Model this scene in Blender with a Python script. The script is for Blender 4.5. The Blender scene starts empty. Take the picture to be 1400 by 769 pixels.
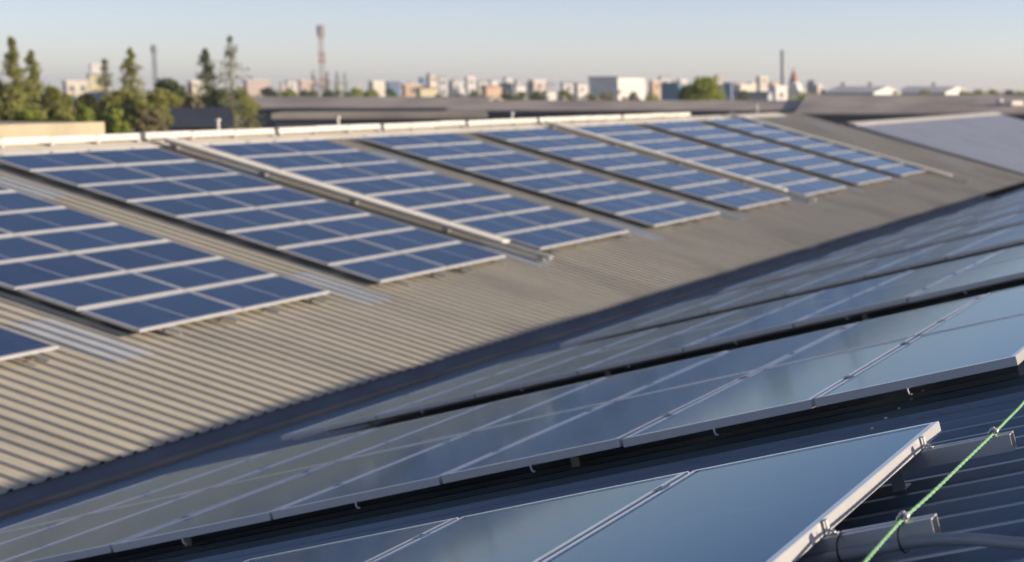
import bpy, bmesh, math, random
from mathutils import Vector, Matrix, Euler
random.seed(7)
scene = bpy.context.scene
COL = scene.collection
R = math.radians

# ------------------------------------------------------------------ camera
FPX, PITCH, YAW, CXPX = 2204.4, 0.1190, 0.2297, 1300.0      # focal length in photo pixels, tilt, pan, principal point
cam_d = bpy.data.cameras.new('camera')
cam = bpy.data.objects.new('camera', cam_d)
COL.objects.link(cam)
cam_d.sensor_width = 36.0
cam_d.lens = FPX / 1400.0 * 36.0
cam_d.shift_x = (700.0 - CXPX) / 1400.0
cam_d.clip_start, cam_d.clip_end = 0.1, 20000
cam.rotation_euler = (math.pi / 2 - PITCH, 0, YAW)
cam.location = (0, 0, 0)
cam_d.dof.use_dof = True
cam_d.dof.focus_distance = 6.3
cam_d.dof.aperture_fstop = 2.5
cam_d.dof.aperture_blades = 7
scene.camera = cam

# ------------------------------------------------------------------ world, sun, exposure
SUN_EL, SUN_AZ = R(12.4), R(70)                               # azimuth clockwise from +Y
w = bpy.data.worlds.new('World'); scene.world = w; w.use_nodes = True
nt = w.node_tree; nt.nodes.clear()
sky = nt.nodes.new('ShaderNodeTexSky'); sky.sky_type = 'NISHITA'; sky.sun_disc = False
sky.sun_elevation = SUN_EL; sky.sun_rotation = SUN_AZ
sky.altitude = 0; sky.air_density = 0.55; sky.dust_density = 0.35; sky.ozone_density = 0.75
bg = nt.nodes.new('ShaderNodeBackground'); bg.inputs['Strength'].default_value = 0.107
wo = nt.nodes.new('ShaderNodeOutputWorld')
wb = nt.nodes.new('ShaderNodeMix'); wb.data_type = 'RGBA'; wb.blend_type = 'MULTIPLY'; wb.inputs[0].default_value = 1.0
wb.inputs[7].default_value = (1.075, 0.945, 1.0, 1)                # the camera's white balance
nt.links.new(sky.outputs[0], wb.inputs[6]); nt.links.new(wb.outputs[2], bg.inputs[0]); nt.links.new(bg.outputs[0], wo.inputs[0])
sun_d = bpy.data.lights.new('sun', 'SUN'); sun_d.energy = 4.4; sun_d.angle = R(0.55); sun_d.color = (1.0, 0.86, 0.69)
sun = bpy.data.objects.new('sun', sun_d); COL.objects.link(sun)
sdir = Vector((math.sin(SUN_AZ) * math.cos(SUN_EL), math.cos(SUN_AZ) * math.cos(SUN_EL), math.sin(SUN_EL)))
sun.rotation_euler = sdir.to_track_quat('Z', 'Y').to_euler()
sun.location = sdir * 60
scene.view_settings.view_transform = 'Standard'; scene.view_settings.look = 'None'
scene.view_settings.exposure = 0.68; scene.view_settings.gamma = 1.0
scene.view_settings.use_curve_mapping = False
scene.render.engine = 'CYCLES'
scene.cycles.use_denoising = True
scene.cycles.max_bounces = 6
scene.cycles.volume_bounces = 0

# ------------------------------------------------------------------ frame of reference
XE, ZE, TF = -15.3105, -3.1939, 0.2550      # bottom edge line of the far arrays, pitch of the far slope
Y0, PF = 18.2077, 5.6259                     # first far array, spacing
XN, ZN, TN = -1.4234, -1.2711, 0.2411        # upper edge line of the near arrays, pitch of the near slope
YN, GN, HN = 7.4901, 1.5624, 1.0636
W = 4.213
GROUND = -9.0
cT, sT, cN, sN = math.cos(TF), math.sin(TF), math.cos(TN), math.sin(TN)
XV = -12.6                                   # valley
def SF(t, y, h=0.0):                          # far slope: t metres uphill from the array bottoms, h above the glass plane
    return Vector((XE - cT * t + sT * h, y, ZE + sT * t + cT * h))
def SN(t, y, h=0.0):                          # near slope: t metres downhill from the upper array ends
    return Vector((XN - cN * t - sN * h, y, ZN - sN * t + cN * h))
vdir = Vector((-math.sin(YAW) * math.cos(PITCH), math.cos(YAW) * math.cos(PITCH), -math.sin(PITCH)))
rdir = Vector((math.cos(YAW), math.sin(YAW), 0))
udir = rdir.cross(vdir)
def at(x, y, D):
    return (vdir + rdir * ((x - CXPX) / FPX) - udir * ((y - 384.5) / FPX)) * D
def pix(p):
    z = p.dot(vdir)
    if z < 0.2: return None
    return (CXPX + FPX * p.dot(rdir) / z, 384.5 - FPX * p.dot(udir) / z)

# ------------------------------------------------------------------ materials
def ramp(nt, fac, c0, c1, p0=0.3, p1=0.7):
    r = nt.nodes.new('ShaderNodeValToRGB')
    r.color_ramp.elements[0].position = p0; r.color_ramp.elements[1].position = p1
    r.color_ramp.elements[0].color = (*c0, 1); r.color_ramp.elements[1].color = (*c1, 1)
    nt.links.new(fac, r.inputs[0]); return r.outputs[0]
def mat(name, c0, c1=None, scale=(3, 3, 3), rough=0.6, metal=0.0, detail=5, spec=0.5, rvar=0.0, bump=0.0, coat=0.0, world=False):
    m = bpy.data.materials.new(name); m.use_nodes = True
    nt = m.node_tree; b = nt.nodes['Principled BSDF']
    b.inputs['Roughness'].default_value = rough; b.inputs['Metallic'].default_value = metal
    b.inputs['Specular IOR Level'].default_value = spec; b.inputs['Coat Weight'].default_value = coat
    if c1 is None: c1 = tuple(min(1, c * 0.86) for c in c0)
    tc = nt.nodes.new('ShaderNodeTexCoord'); mp = nt.nodes.new('ShaderNodeMapping'); mp.inputs['Scale'].default_value = scale
    if world:
        g = nt.nodes.new('ShaderNodeNewGeometry'); nt.links.new(g.outputs['Position'], mp.inputs[0])
    else: nt.links.new(tc.outputs['Object'], mp.inputs[0])
    n = nt.nodes.new('ShaderNodeTexNoise'); n.inputs['Detail'].default_value = detail; n.inputs['Scale'].default_value = 1
    nt.links.new(mp.outputs[0], n.inputs[0])
    nt.links.new(ramp(nt, n.outputs[0], c0, c1), b.inputs['Base Color'])
    if rvar:
        mr = nt.nodes.new('ShaderNodeMapRange'); mr.inputs[3].default_value = rough - rvar; mr.inputs[4].default_value = rough + rvar
        nt.links.new(n.outputs[0], mr.inputs[0]); nt.links.new(mr.outputs[0], b.inputs['Roughness'])
    if bump:
        bp = nt.nodes.new('ShaderNodeBump'); bp.inputs['Strength'].default_value = bump; bp.inputs['Distance'].default_value = 0.02
        nt.links.new(n.outputs[0], bp.inputs['Height']); nt.links.new(bp.outputs[0], b.inputs['Normal'])
    return m

def roof_mat(name, c0, c1, stain, rough=0.5, spec=0.4):
    """weathered coated metal: long streaks down the slope (X) over broad patches, and dull stained sheets here and there"""
    m = bpy.data.materials.new(name); m.use_nodes = True
    nt = m.node_tree; b = nt.nodes['Principled BSDF']; L = nt.links
    b.inputs['Specular IOR Level'].default_value = spec
    g = nt.nodes.new('ShaderNodeNewGeometry')
    def noise(sc, det):
        mp = nt.nodes.new('ShaderNodeMapping'); mp.inputs['Scale'].default_value = sc; L.new(g.outputs['Position'], mp.inputs[0])
        n = nt.nodes.new('ShaderNodeTexNoise'); n.inputs['Scale'].default_value = 1; n.inputs['Detail'].default_value = det
        L.new(mp.outputs[0], n.inputs[0]); return n.outputs[0]
    base = ramp(nt, noise((0.5, 9, 0.5), 4), c0, c1, 0.35, 0.65)
    st = ramp(nt, noise((0.35, 0.7, 0.35), 6), (0, 0, 0), (1, 1, 1), 0.5, 0.72)
    mx = nt.nodes.new('ShaderNodeMix'); mx.data_type = 'RGBA'
    sc = nt.nodes.new('ShaderNodeMath'); sc.operation = 'MULTIPLY'; sc.inputs[1].default_value = 0.75
    L.new(st, sc.inputs[0]); L.new(sc.outputs[0], mx.inputs[0])
    L.new(base, mx.inputs[6]); mx.inputs[7].default_value = (*stain, 1)
    sp = ramp(nt, noise((6, 26, 6), 3), (1, 1, 1), (0.78, 0.75, 0.72), 0.55, 0.75)
    m2 = nt.nodes.new('ShaderNodeMix'); m2.data_type = 'RGBA'; m2.blend_type = 'MULTIPLY'; m2.inputs[0].default_value = 0.7
    L.new(mx.outputs[2], m2.inputs[6]); L.new(sp, m2.inputs[7]); L.new(m2.outputs[2], b.inputs['Base Color'])
    mr = nt.nodes.new('ShaderNodeMapRange'); mr.inputs[3].default_value = rough - 0.1; mr.inputs[4].default_value = rough + 0.15
    L.new(st, mr.inputs[0]); L.new(mr.outputs[0], b.inputs['Roughness'])
    return m

def cell_mat(name, c0, c1, line, rough, margin_in, dust=0.04, spec=0.5, sheen=None, ior=1.45):
    """solar glass: cells 10 x 6 with hairline gaps, pale half-cut line across the middle, pale margin, thin dust"""
    m = bpy.data.materials.new(name); m.use_nodes = True
    nt = m.node_tree; b = nt.nodes['Principled BSDF']; L = nt.links
    b.inputs['Specular IOR Level'].default_value = spec
    tc = nt.nodes.new('ShaderNodeTexCoord'); sx = nt.nodes.new('ShaderNodeSeparateXYZ'); L.new(tc.outputs['UV'], sx.inputs[0])
    def math_(op, a, bb=None, c=None):
        n = nt.nodes.new('ShaderNodeMath'); n.operation = op
        for i, v in enumerate((a, bb, c)):
            if v is None: continue
            if isinstance(v, (int, float)): n.inputs[i].default_value = v
            else: L.new(v, n.inputs[i])
        return n.outputs[0]
    U, V = sx.outputs[0], sx.outputs[1]          # U across (short side), V along (long side)
    def lines(q, n, wd):
        f = math_('FRACT', math_('MULTIPLY', q, n)); d = math_('ABSOLUTE', math_('SUBTRACT', f, 0.5))
        return math_('GREATER_THAN', d, 0.5 - wd)
    grid = math_('MAXIMUM', lines(U, 6, 0.012), lines(V, 24, 0.02))
    mid = math_('LESS_THAN', math_('ABSOLUTE', math_('SUBTRACT', V, 0.5)), 0.0055)
    eu = math_('GREATER_THAN', math_('ABSOLUTE', math_('SUBTRACT', U, 0.5)), 0.5 - margin_in)
    ev = math_('GREATER_THAN', math_('ABSOLUTE', math_('SUBTRACT', V, 0.5)), 0.5 - margin_in * 0.5)
    mar = math_('MAXIMUM', math_('MAXIMUM', eu, ev), mid)
    n = nt.nodes.new('ShaderNodeTexNoise'); n.inputs['Scale'].default_value = 2.2; n.inputs['Detail'].default_value = 5
    g = nt.nodes.new('ShaderNodeNewGeometry'); L.new(g.outputs['Position'], n.inputs[0])
    oi = nt.nodes.new('ShaderNodeObjectInfo')
    cell = ramp(nt, math_('MULTIPLY_ADD', oi.outputs['Random'], 0.5, math_('MULTIPLY', n.outputs[0], 0.5)), c0, c1, 0.2, 0.8)
    mx = nt.nodes.new('ShaderNodeMix'); mx.data_type = 'RGBA'
    L.new(math_('MULTIPLY', grid, 0.25), mx.inputs[0]); L.new(cell, mx.inputs[6]); mx.inputs[7].default_value = (*line, 1)
    m2 = nt.nodes.new('ShaderNodeMix'); m2.data_type = 'RGBA'
    L.new(mar, m2.inputs[0]); L.new(mx.outputs[2], m2.inputs[6]); m2.inputs[7].default_value = (*line, 1)
    m3 = nt.nodes.new('ShaderNodeMix'); m3.data_type = 'RGBA'
    L.new(math_('MULTIPLY', n.outputs[0], dust), m3.inputs[0]); L.new(m2.outputs[2], m3.inputs[6]); m3.inputs[7].default_value = (.42, .38, .33, 1)
    L.new(m3.outputs[2], b.inputs['Base Color'])
    mr = nt.nodes.new('ShaderNodeMapRange'); mr.inputs[3].default_value = rough * 0.88; mr.inputs[4].default_value = rough * 1.15
    L.new(n.outputs[0], mr.inputs[0]); L.new(mr.outputs[0], b.inputs['Roughness'])
    if sheen:                                   # blue-tinted anti-reflective coating
        b.inputs['Specular IOR Level'].default_value = 0
        gl = nt.nodes.new('ShaderNodeBsdfGlossy'); gl.inputs['Color'].default_value = (*sheen, 1); L.new(mr.outputs[0], gl.inputs['Roughness'])
        fr = nt.nodes.new('ShaderNodeFresnel'); fr.inputs['IOR'].default_value = ior
        ms = nt.nodes.new('ShaderNodeMixShader'); L.new(fr.outputs[0], ms.inputs[0]); L.new(b.outputs[0], ms.inputs[1]); L.new(gl.outputs[0], ms.inputs[2])
        L.new(ms.outputs[0], nt.nodes['Material Output'].inputs['Surface'])
    return m

M = {}
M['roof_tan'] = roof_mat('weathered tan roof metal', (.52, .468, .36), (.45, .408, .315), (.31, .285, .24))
M['roof_shade'] = roof_mat('roof metal darkened for shade', (.20, .25, .30), (.165, .21, .255), (.12, .15, .185), 0.42, 0.5)  # bluish shade of the near slope is put into this base colour
M['roof_far'] = roof_mat('pale grey roof metal', (.60, .61, .62), (.54, .55, .57), (.46, .47, .49), 0.4, 0.5)
M['skylight'] = mat('milky roof sheet', (.52, .53, .51), (.42, .43, .42), (2, 8, 2), 0.35, rvar=.1, world=True)
M['cap'] = mat('cream ridge flashing', (.62, .58, .50), (.52, .49, .43), (3, .6, 3), 0.5, world=True, rvar=.1)
M['duct'] = mat('white painted duct', (.64, .605, .53), (.54, .51, .455), (2, 2, 2), 0.45, world=True)
M['trunk'] = mat('cream painted trunking', (.84, .79, .68), (.76, .71, .61), (2, 2, 2), 0.5, world=True)
M['ductgrey'] = mat('dull galvanised tray', (.40, .40, .38), (.30, .30, .29), (5, 5, 5), 0.5, metal=.3, world=True)
M['alu'] = mat('anodised aluminium', (.53, .53, .53), (.44, .44, .44), (6, 6, 6), 0.38, metal=.25, rvar=.08)
M['alun'] = mat('dull anodised aluminium', (.88, .855, .81), (.80, .775, .735), (9, 9, 9), 0.17, metal=.48, rvar=.04)
M['steel'] = mat('bright zinc bolt', (.55, .55, .54), (.42, .42, .41), (40, 40, 40), 0.5, metal=.5)
M['back'] = mat('dark panel back', (.03, .03, .032), (.02, .02, .02), (3, 3, 3), 0.6)
M['cellf'] = cell_mat('blue polycrystalline cells', (.007, .020, .060), (.018, .040, .100), (.42, .45, .50), 0.09, 0.036, 0.03, 0.75, (.88, .97, 1.0), 1.8)
M['celln'] = cell_mat('dark monocrystalline cells', (.010, .018, .036), (.014, .024, .046), (.12, .15, .19), 0.085, 0.006, 0.012, 0.34, (.58, .76, .97))
M['wall'] = mat('grey cladding', (.34, .34, .33), (.27, .27, .26), (.4, .4, 2), 0.6, world=True)
M['gutter'] = mat('tan gutter metal', (.42, .38, .31), (.26, .24, .20), (2, 1.2, 2), 0.5, world=True, rvar=.1)
M['gutin'] = mat('gutter bed tinted for shade', (.21, .27, .35), (.15, .19, .25), (2, 1.2, 2), 0.7, world=True)  # blue valley shadow is worked into this darker gutter tone
M['rope'] = mat('green braided rope', (.13, .32, .15), (.24, .42, .23), (60, 60, 60), 0.75, bump=.3)
M['pipe'] = mat('grey corrugated conduit', (.32, .33, .34), (.25, .26, .27), (8, 8, 8), 0.45, world=True)
M['tie'] = mat('black cable tie', (.012, .012, .012), None, (8, 8, 8), 0.5)
M['plastic'] = mat('white clip', (.75, .74, .70), None, (8, 8, 8), 0.5)

# ------------------------------------------------------------------ mesh builder
class MB:
    def __init__(s): s.v = []; s.f = []; s.mi = []; s.uv = {}
    def add(s, vs, fs, m=0):
        o = len(s.v); s.v += [tuple(v) for v in vs]
        for f in fs: s.f.append(tuple(i + o for i in f)); s.mi.append(m)
    def box(s, a, b, m=0, T=None):
        (x0, y0, z0), (x1, y1, z1) = a, b
        vs = [Vector(p) for p in ((x0, y0, z0), (x1, y0, z0), (x1, y1, z0), (x0, y1, z0), (x0, y0, z1), (x1, y0, z1), (x1, y1, z1), (x0, y1, z1))]
        if T is not None: vs = [T @ v if isinstance(T, Matrix) else T(v) for v in vs]
        s.add(vs, [(3, 2, 1, 0), (4, 5, 6, 7), (0, 1, 5, 4), (1, 2, 6, 5), (2, 3, 7, 6), (3, 0, 4, 7)], m)
    def tube(s, pts, r, n=8, m=0, cap=True):
        pts = [Vector(p) for p in pts]; rings = []
        rr = r if isinstance(r, (list, tuple)) else [r] * len(pts)
        prev = None
        for i, p in enumerate(pts):
            d = (pts[min(i + 1, len(pts) - 1)] - pts[max(i - 1, 0)]).normalized()
            if prev is None:
                a = d.orthogonal().normalized()
            else:
                a = (prev - d * prev.dot(d)).normalized()
            prev = a; bb = d.cross(a)
            rings.append([p + (a * math.cos(k * 2 * math.pi / n) + bb * math.sin(k * 2 * math.pi / n)) * rr[i] for k in range(n)])
        o = len(s.v)
        for q in rings: s.v += [tuple(v) for v in q]
        for i in range(len(pts) - 1):
            for k in range(n):
                s.f.append((o + i * n + k, o + i * n + (k + 1) % n, o + (i + 1) * n + (k + 1) % n, o + (i + 1) * n + k)); s.mi.append(m)
        if cap:
            s.f.append(tuple(o + k for k in range(n))[::-1]); s.mi.append(m)
            s.f.append(tuple(o + (len(pts) - 1) * n + k for k in range(n))); s.mi.append(m)
    def lathe(s, prof, c=(0, 0, 0), n=16, m=0):
        o = len(s.v)
        for r, z in prof:
            s.v += [(c[0] + r * math.cos(k * 2 * math.pi / n), c[1] + r * math.sin(k * 2 * math.pi / n), c[2] + z) for k in range(n)]
        for i in range(len(prof) - 1):
            for k in range(n):
                s.f.append((o + i * n + k, o + i * n + (k + 1) % n, o + (i + 1) * n + (k + 1) % n, o + (i + 1) * n + k)); s.mi.append(m)
        s.f.append(tuple(o + k for k in range(n))[::-1]); s.mi.append(m)
        s.f.append(tuple(o + (len(prof) - 1) * n + k for k in range(n))); s.mi.append(m)
    def mesh(s, name, mats, smooth=False):
        me = bpy.data.meshes.new(name); me.from_pydata(s.v, [], s.f)
        for m in (mats if isinstance(mats, (list, tuple)) else [mats]): me.materials.append(m)
        me.polygons.foreach_set('material_index', s.mi)
        if smooth: me.polygons.foreach_set('use_smooth', [True] * len(s.f))
        me.update(); return me
    def build(s, name, mats, parent=None, smooth=False):
        o = bpy.data.objects.new(name, s.mesh(name, mats, smooth)); COL.objects.link(o)
        if parent: o.parent = parent
        return o
def tag(o, label=None, cat=None, group=None, kind=None):
    if label: o['label'] = label
    if cat: o['category'] = cat
    if group: o['group'] = group
    if kind: o['kind'] = kind
    return o
def empty(name, loc, rot=(0, 0, 0), label=None, cat=None, group=None):
    o = bpy.data.objects.new(name, None); COL.objects.link(o); o.empty_display_size = .2
    o.location = loc; o.rotation_euler = rot
    return tag(o, label, cat, group)
def child(name, me, parent):
    o = bpy.data.objects.new(name, me); COL.objects.link(o); o.parent = parent; return o
ORD = ['first', 'second', 'third', 'fourth', 'fifth', 'sixth', 'seventh', 'eighth', 'ninth', 'tenth', 'eleventh', 'twelfth']
def nth(i): return ORD[i] if i < len(ORD) else '%dth' % (i + 1)

# ------------------------------------------------------------------ ground, haze
gm = bpy.data.materials.new('ground of fields and yards'); gm.use_nodes = True
b = gm.node_tree.nodes['Principled BSDF']; b.inputs['Roughness'].default_value = .9
n = gm.node_tree.nodes.new('ShaderNodeTexNoise'); n.inputs['Scale'].default_value = .02; n.inputs['Detail'].default_value = 8
g = gm.node_tree.nodes.new('ShaderNodeNewGeometry'); gm.node_tree.links.new(g.outputs['Position'], n.inputs[0])
gm.node_tree.links.new(ramp(gm.node_tree, n.outputs[0], (.05, .075, .03), (.19, .16, .11), .4, .62), b.inputs['Base Color'])
mb = MB(); S = 4500
mb.add([(-S, -S, GROUND), (S, -S, GROUND), (S, S, GROUND), (-S, S, GROUND)], [(0, 1, 2, 3)])
tag(mb.build('ground', gm), 'flat ground of fields and yards', None, None, 'structure')

# ------------------------------------------------------------------ ribbed roofs
RIB = 0.25
def ribbed(mb, F, y0, y1, ts, h, m=0, rib=RIB, rh=0.032):
    """trapezoid-rib metal sheet; F(t, y, h) -> point, ts: slope stations"""
    prof = []
    k0 = math.ceil(y0 / rib - 1e-6); k1 = math.floor(y1 / rib + 1e-6)
    prof.append((y0, 0.0))
    for k in range(k0, k1 + 1):
        c = k * rib
        for dy, dz in ((-.048, 0), (-.018, rh), (.018, rh), (.048, 0)):
            y = c + dy
            if y0 < y < y1: prof.append((y, dz))
    prof.append((y1, 0.0)); n = len(prof)
    vs = []
    for t in ts: vs += [F(t, y, h + dz) for y, dz in prof]
    fs = []
    for i in range(len(ts) - 1):
        for k in range(n - 1): fs.append((i * n + k, i * n + k + 1, (i + 1) * n + k + 1, (i + 1) * n + k))
    mb.add(vs, fs, m)
RHN = -0.205                                   # the same for the near slope
RH = -0.16                                     # roof pan below the glass plane
YA, YB = -8.0, 70.5
# far gable ------------------------------------------------------
fb = empty('factory_building', (-23.8, 31, GROUND), (0, 0, 0),
           'long tan ribbed metal roof slope carrying the sunlit rows of blue panels', 'building')
def local(mb, parent):                          # vertices written in world space, child of an unrotated empty
    d = Vector(parent.location); mb.v = [tuple(Vector(v) - d) for v in mb.v]; return mb
tR = (XE + 23.85) / cT                          # ridge station
tE = (XE + 12.75) / cT                          # eave station (negative)
RX = XE - cT * tR; RZ = ZE + sT * tR
mb = MB(); ribbed(mb, SF, YA, YB, [tE, -1.2, 3.4, tR], RH)
local(mb, fb).build('roof', M['roof_tan'], fb)
def SFB(t, y, h=0.0):                           # back slope of the far gable
    return Vector((RX - cT * t - sT * h, y, RZ - sT * t + cT * h))
mb = MB(); ribbed(mb, SFB, YA, YB, [0.0, 11.2], RH)
local(mb, fb).build('roof', M['roof_tan'], fb)
mb = MB()
for sgn, F in ((1, SF), (2, SFB)):
    a = (lambda t, y, h: SF(tR - t, y, h)) if sgn == 1 else SFB
    segs = [YA + 3.05 * i for i in range(0, 26)]
    for i in range(25):
        y0, y1 = segs[i], min(segs[i + 1] + 0.0, YB + .06)
        if y0 >= YB: break
        lift = .004 * (i % 2)
        vs = [a(.0, y0, -.105 + lift), a(.42, y0, -.115 + lift), a(.45, y0, -.135 + lift), a(.0, y1, -.105 + lift), a(.42, y1, -.115 + lift), a(.45, y1, -.135 + lift)]
        mb.add(vs, [(0, 1, 4, 3), (1, 2, 5, 4)] if sgn == 1 else [(0, 3, 4, 1), (1, 4, 5, 2)])
local(mb, fb).build('ridge_cap', M['cap'], fb)
mb = MB()                                       # verge trim along the far gable end
mb.box((tE, YB, RH - .1), (tR, YB + .05, RH + .05), 0, lambda v: SF(v.x, v.y, v.z))
mb.box((0, YB, RH - .1), (11.2, YB + .05, RH + .05), 0, lambda v: SFB(v.x, v.y, v.z))
local(mb, fb).build('verge_trim', M['cap'], fb)
mb = MB()
ez = SF(tE, 0, RH).z - .12; ez2 = SFB(11.0, 0, RH).z - .12; bx = SFB(11.0, 0, RH).x
rz = SF(tR, 0, RH).z - .1
for y in (YA + .1, YB - .1):
    mb.add([(bx, y, GROUND), (XV, y, GROUND), (XV, y, ez), (RX, y, rz), (bx, y, ez2)], [(0, 1, 2, 3, 4)])
mb.add([(bx, YA + .1, GROUND), (bx, YB - .1, GROUND), (bx, YB - .1, ez2), (bx, YA + .1, ez2)], [(0, 1, 2, 3)])
local(mb, fb).build('wall', M['wall'], fb)
# light roof sheets in the gaps of the far slope
gapy = [Y0 + k * PF - .72 for k in range(-1, 10)]
for i, y in enumerate(gapy):
    if y > YB - .6: continue
    q = y + .08
    for (t0, t1) in ((-.45, 1.2), (5.9, 7.25)):
        mb = MB(); ribbed(mb, SF, q - .36, q + .40, [t0, t1], RH + .006)
        local(mb, fb).build('roof_light', M['skylight'], fb)

# valley gutter
gt = empty('valley_gutter', (-12.5, 31, -4.3), (0, 0, 0), 'tan lipped gutter in the valley between the two roof slopes', 'gutter')
mb = MB(); gz = SF(tE, 0, RH).z
gx0, gx1 = -12.95, -12.70
lz = SN((XN + 12.7) / cN, 0, RHN).z + .05
gy1 = 61.2
mb.box((gx1 - .02, YA, gz - .36), (gx1, gy1, lz))
mb.box((gx1 - .075, YA, lz + .002), (gx1 + .03, gy1, lz + .02))
local(mb, gt).build('gutter_side', M['gutter'], gt)
mb = MB(); mb.box((gx0, YA, gz - .36), (gx0 + .018, gy1, gz - .05)); mb.box((gx0 + .02, YA, gz - .30), (gx1 - .02, gy1, gz - .26)); local(mb, gt).build('gutter_bed', M['gutin'], gt)

# near gable -----------------------------------------------------
nb = empty('factory_building', (-.4, 31, GROUND), (0, 0, 0),
           'shaded blue-grey ribbed metal roof in the foreground under the dark panels', 'building')
tRn = -(1.05) / cN                              # ridge station (uphill, negative)
tEn = (XN + 12.69) / cN
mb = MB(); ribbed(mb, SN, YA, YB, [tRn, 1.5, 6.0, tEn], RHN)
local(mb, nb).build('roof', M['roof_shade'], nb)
sc_ = MB(); sc_.lathe([(.011, 0), (.011, .003), (.006, .004), (.006, .009), (.003, .010)], (0, 0, 0), 8); screw_me = sc_.mesh('screw', M['plastic'])
for k_ in range(14, 38):                          # roofing screws along two purlin lines, on the rib tops
    for tt in (-.62, .72):
        o_ = child('screw', screw_me, nb); o_.location = SN(tt, k_ * RIB + .002 * (k_ % 3), RHN + .032) - Vector(nb.location); o_.rotation_euler = (0, -TN, k_)
NX = XN - cN * tRn; NZ = ZN - sN * tRn
def SNB(t, y, h=0.0): return Vector((NX + cN * t + sN * h, y, NZ - sN * t + cN * h))
mb = MB(); ribbed(mb, SNB, YA, YB, [0, 10.8], RH); local(mb, nb).build('roof', M['roof_tan'], nb)
mb = MB()
for sgn in (1, 2):
    a = (lambda t, y, h: SN(tRn + t, y, h)) if sgn == 1 else SNB
    vs = [a(0, YA, -.105), a(.3, YA, -.12), a(0, YB, -.105), a(.3, YB, -.12)]
    mb.add(vs, [(0, 2, 3, 1)] if sgn == 1 else [(0, 1, 3, 2)])
local(mb, nb).build('ridge_cap', M['cap'], nb)
mb = MB(); e1 = SN(tEn, 0, RH); e2 = SNB(10.6, 0, RH)
for y in (YA + .1, YB - .1):
    mb.add([(e2.x, y, GROUND), (e1.x, y, GROUND), (e1.x, y, e1.z - .06), (NX, y, NZ + RH - .06), (e2.x, y, e2.z - .06)], [(0, 1, 2, 3, 4)])
mb.add([(e2.x, YA + .1, GROUND), (e2.x, YB - .1, GROUND), (e2.x, YB - .1, e2.z - .06), (e2.x, YA + .1, e2.z - .06)], [(0, 1, 2, 3)])
local(mb, nb).build('wall', M['wall'], nb)

# next building beyond the gable end (lavender roof) --------------
lb = empty('factory_building', (-24, 98, GROUND), (0, 0, 0), 'lower pale lavender-grey metal roof with a cream ridge line beyond the gable end', 'building')
LZ, TL = -1.80, .262
def SL(t, y, h=0.0): return Vector((-24 + math.cos(TL) * t + math.sin(TL) * h, y, LZ - math.sin(TL) * t + math.cos(TL) * h))
def SLB(t, y, h=0.0): return Vector((-24 - math.cos(TL) * t - math.sin(TL) * h, y, LZ - math.sin(TL) * t + math.cos(TL) * h))
mb = MB(); ribbed(mb, SL, 79.6, 117, [0, 5, 11.8], 0); local(mb, lb).build('roof', M['roof_far'], lb)
mb = MB(); ribbed(mb, SLB, 79.6, 117, [0, 11.8], 0); local(mb, lb).build('roof', M['roof_far'], lb)
mb = MB()
mb.box((0, 79.5, .04), (.5, 117.05, .07), 0, lambda v: SL(v.x, v.y, v.z)); mb.box((0, 79.5, .04), (.5, 117.05, .07), 0, lambda v: SLB(v.x, v.y, v.z))
local(mb, lb).build('ridge_cap', M['cap'], lb)
for y in (88, 97, 105, 113):
    mb = MB(); ribbed(mb, SL, y, y + .8, [4.2, 5.9], .012); local(mb, lb).build('roof_light', M['skylight'], lb)
mb = MB(); e = SL(11.6, 0, -.1); e2 = SLB(11.6, 0, -.1)
for y in (79.7, 116.9):
    mb.add([(e.x, y, GROUND), (e2.x, y, GROUND), (e2.x, y, e2.z), (-24, y, LZ - .06), (e.x, y, e.z)], [(0, 1, 2, 3, 4)])
for q in (e, e2): mb.add([(q.x, 79.7, GROUND), (q.x, 116.9, GROUND), (q.x, 116.9, q.z), (q.x, 79.7, q.z)], [(0, 1, 2, 3)])
local(mb, lb).build('wall', M['wall'], lb)

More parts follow.
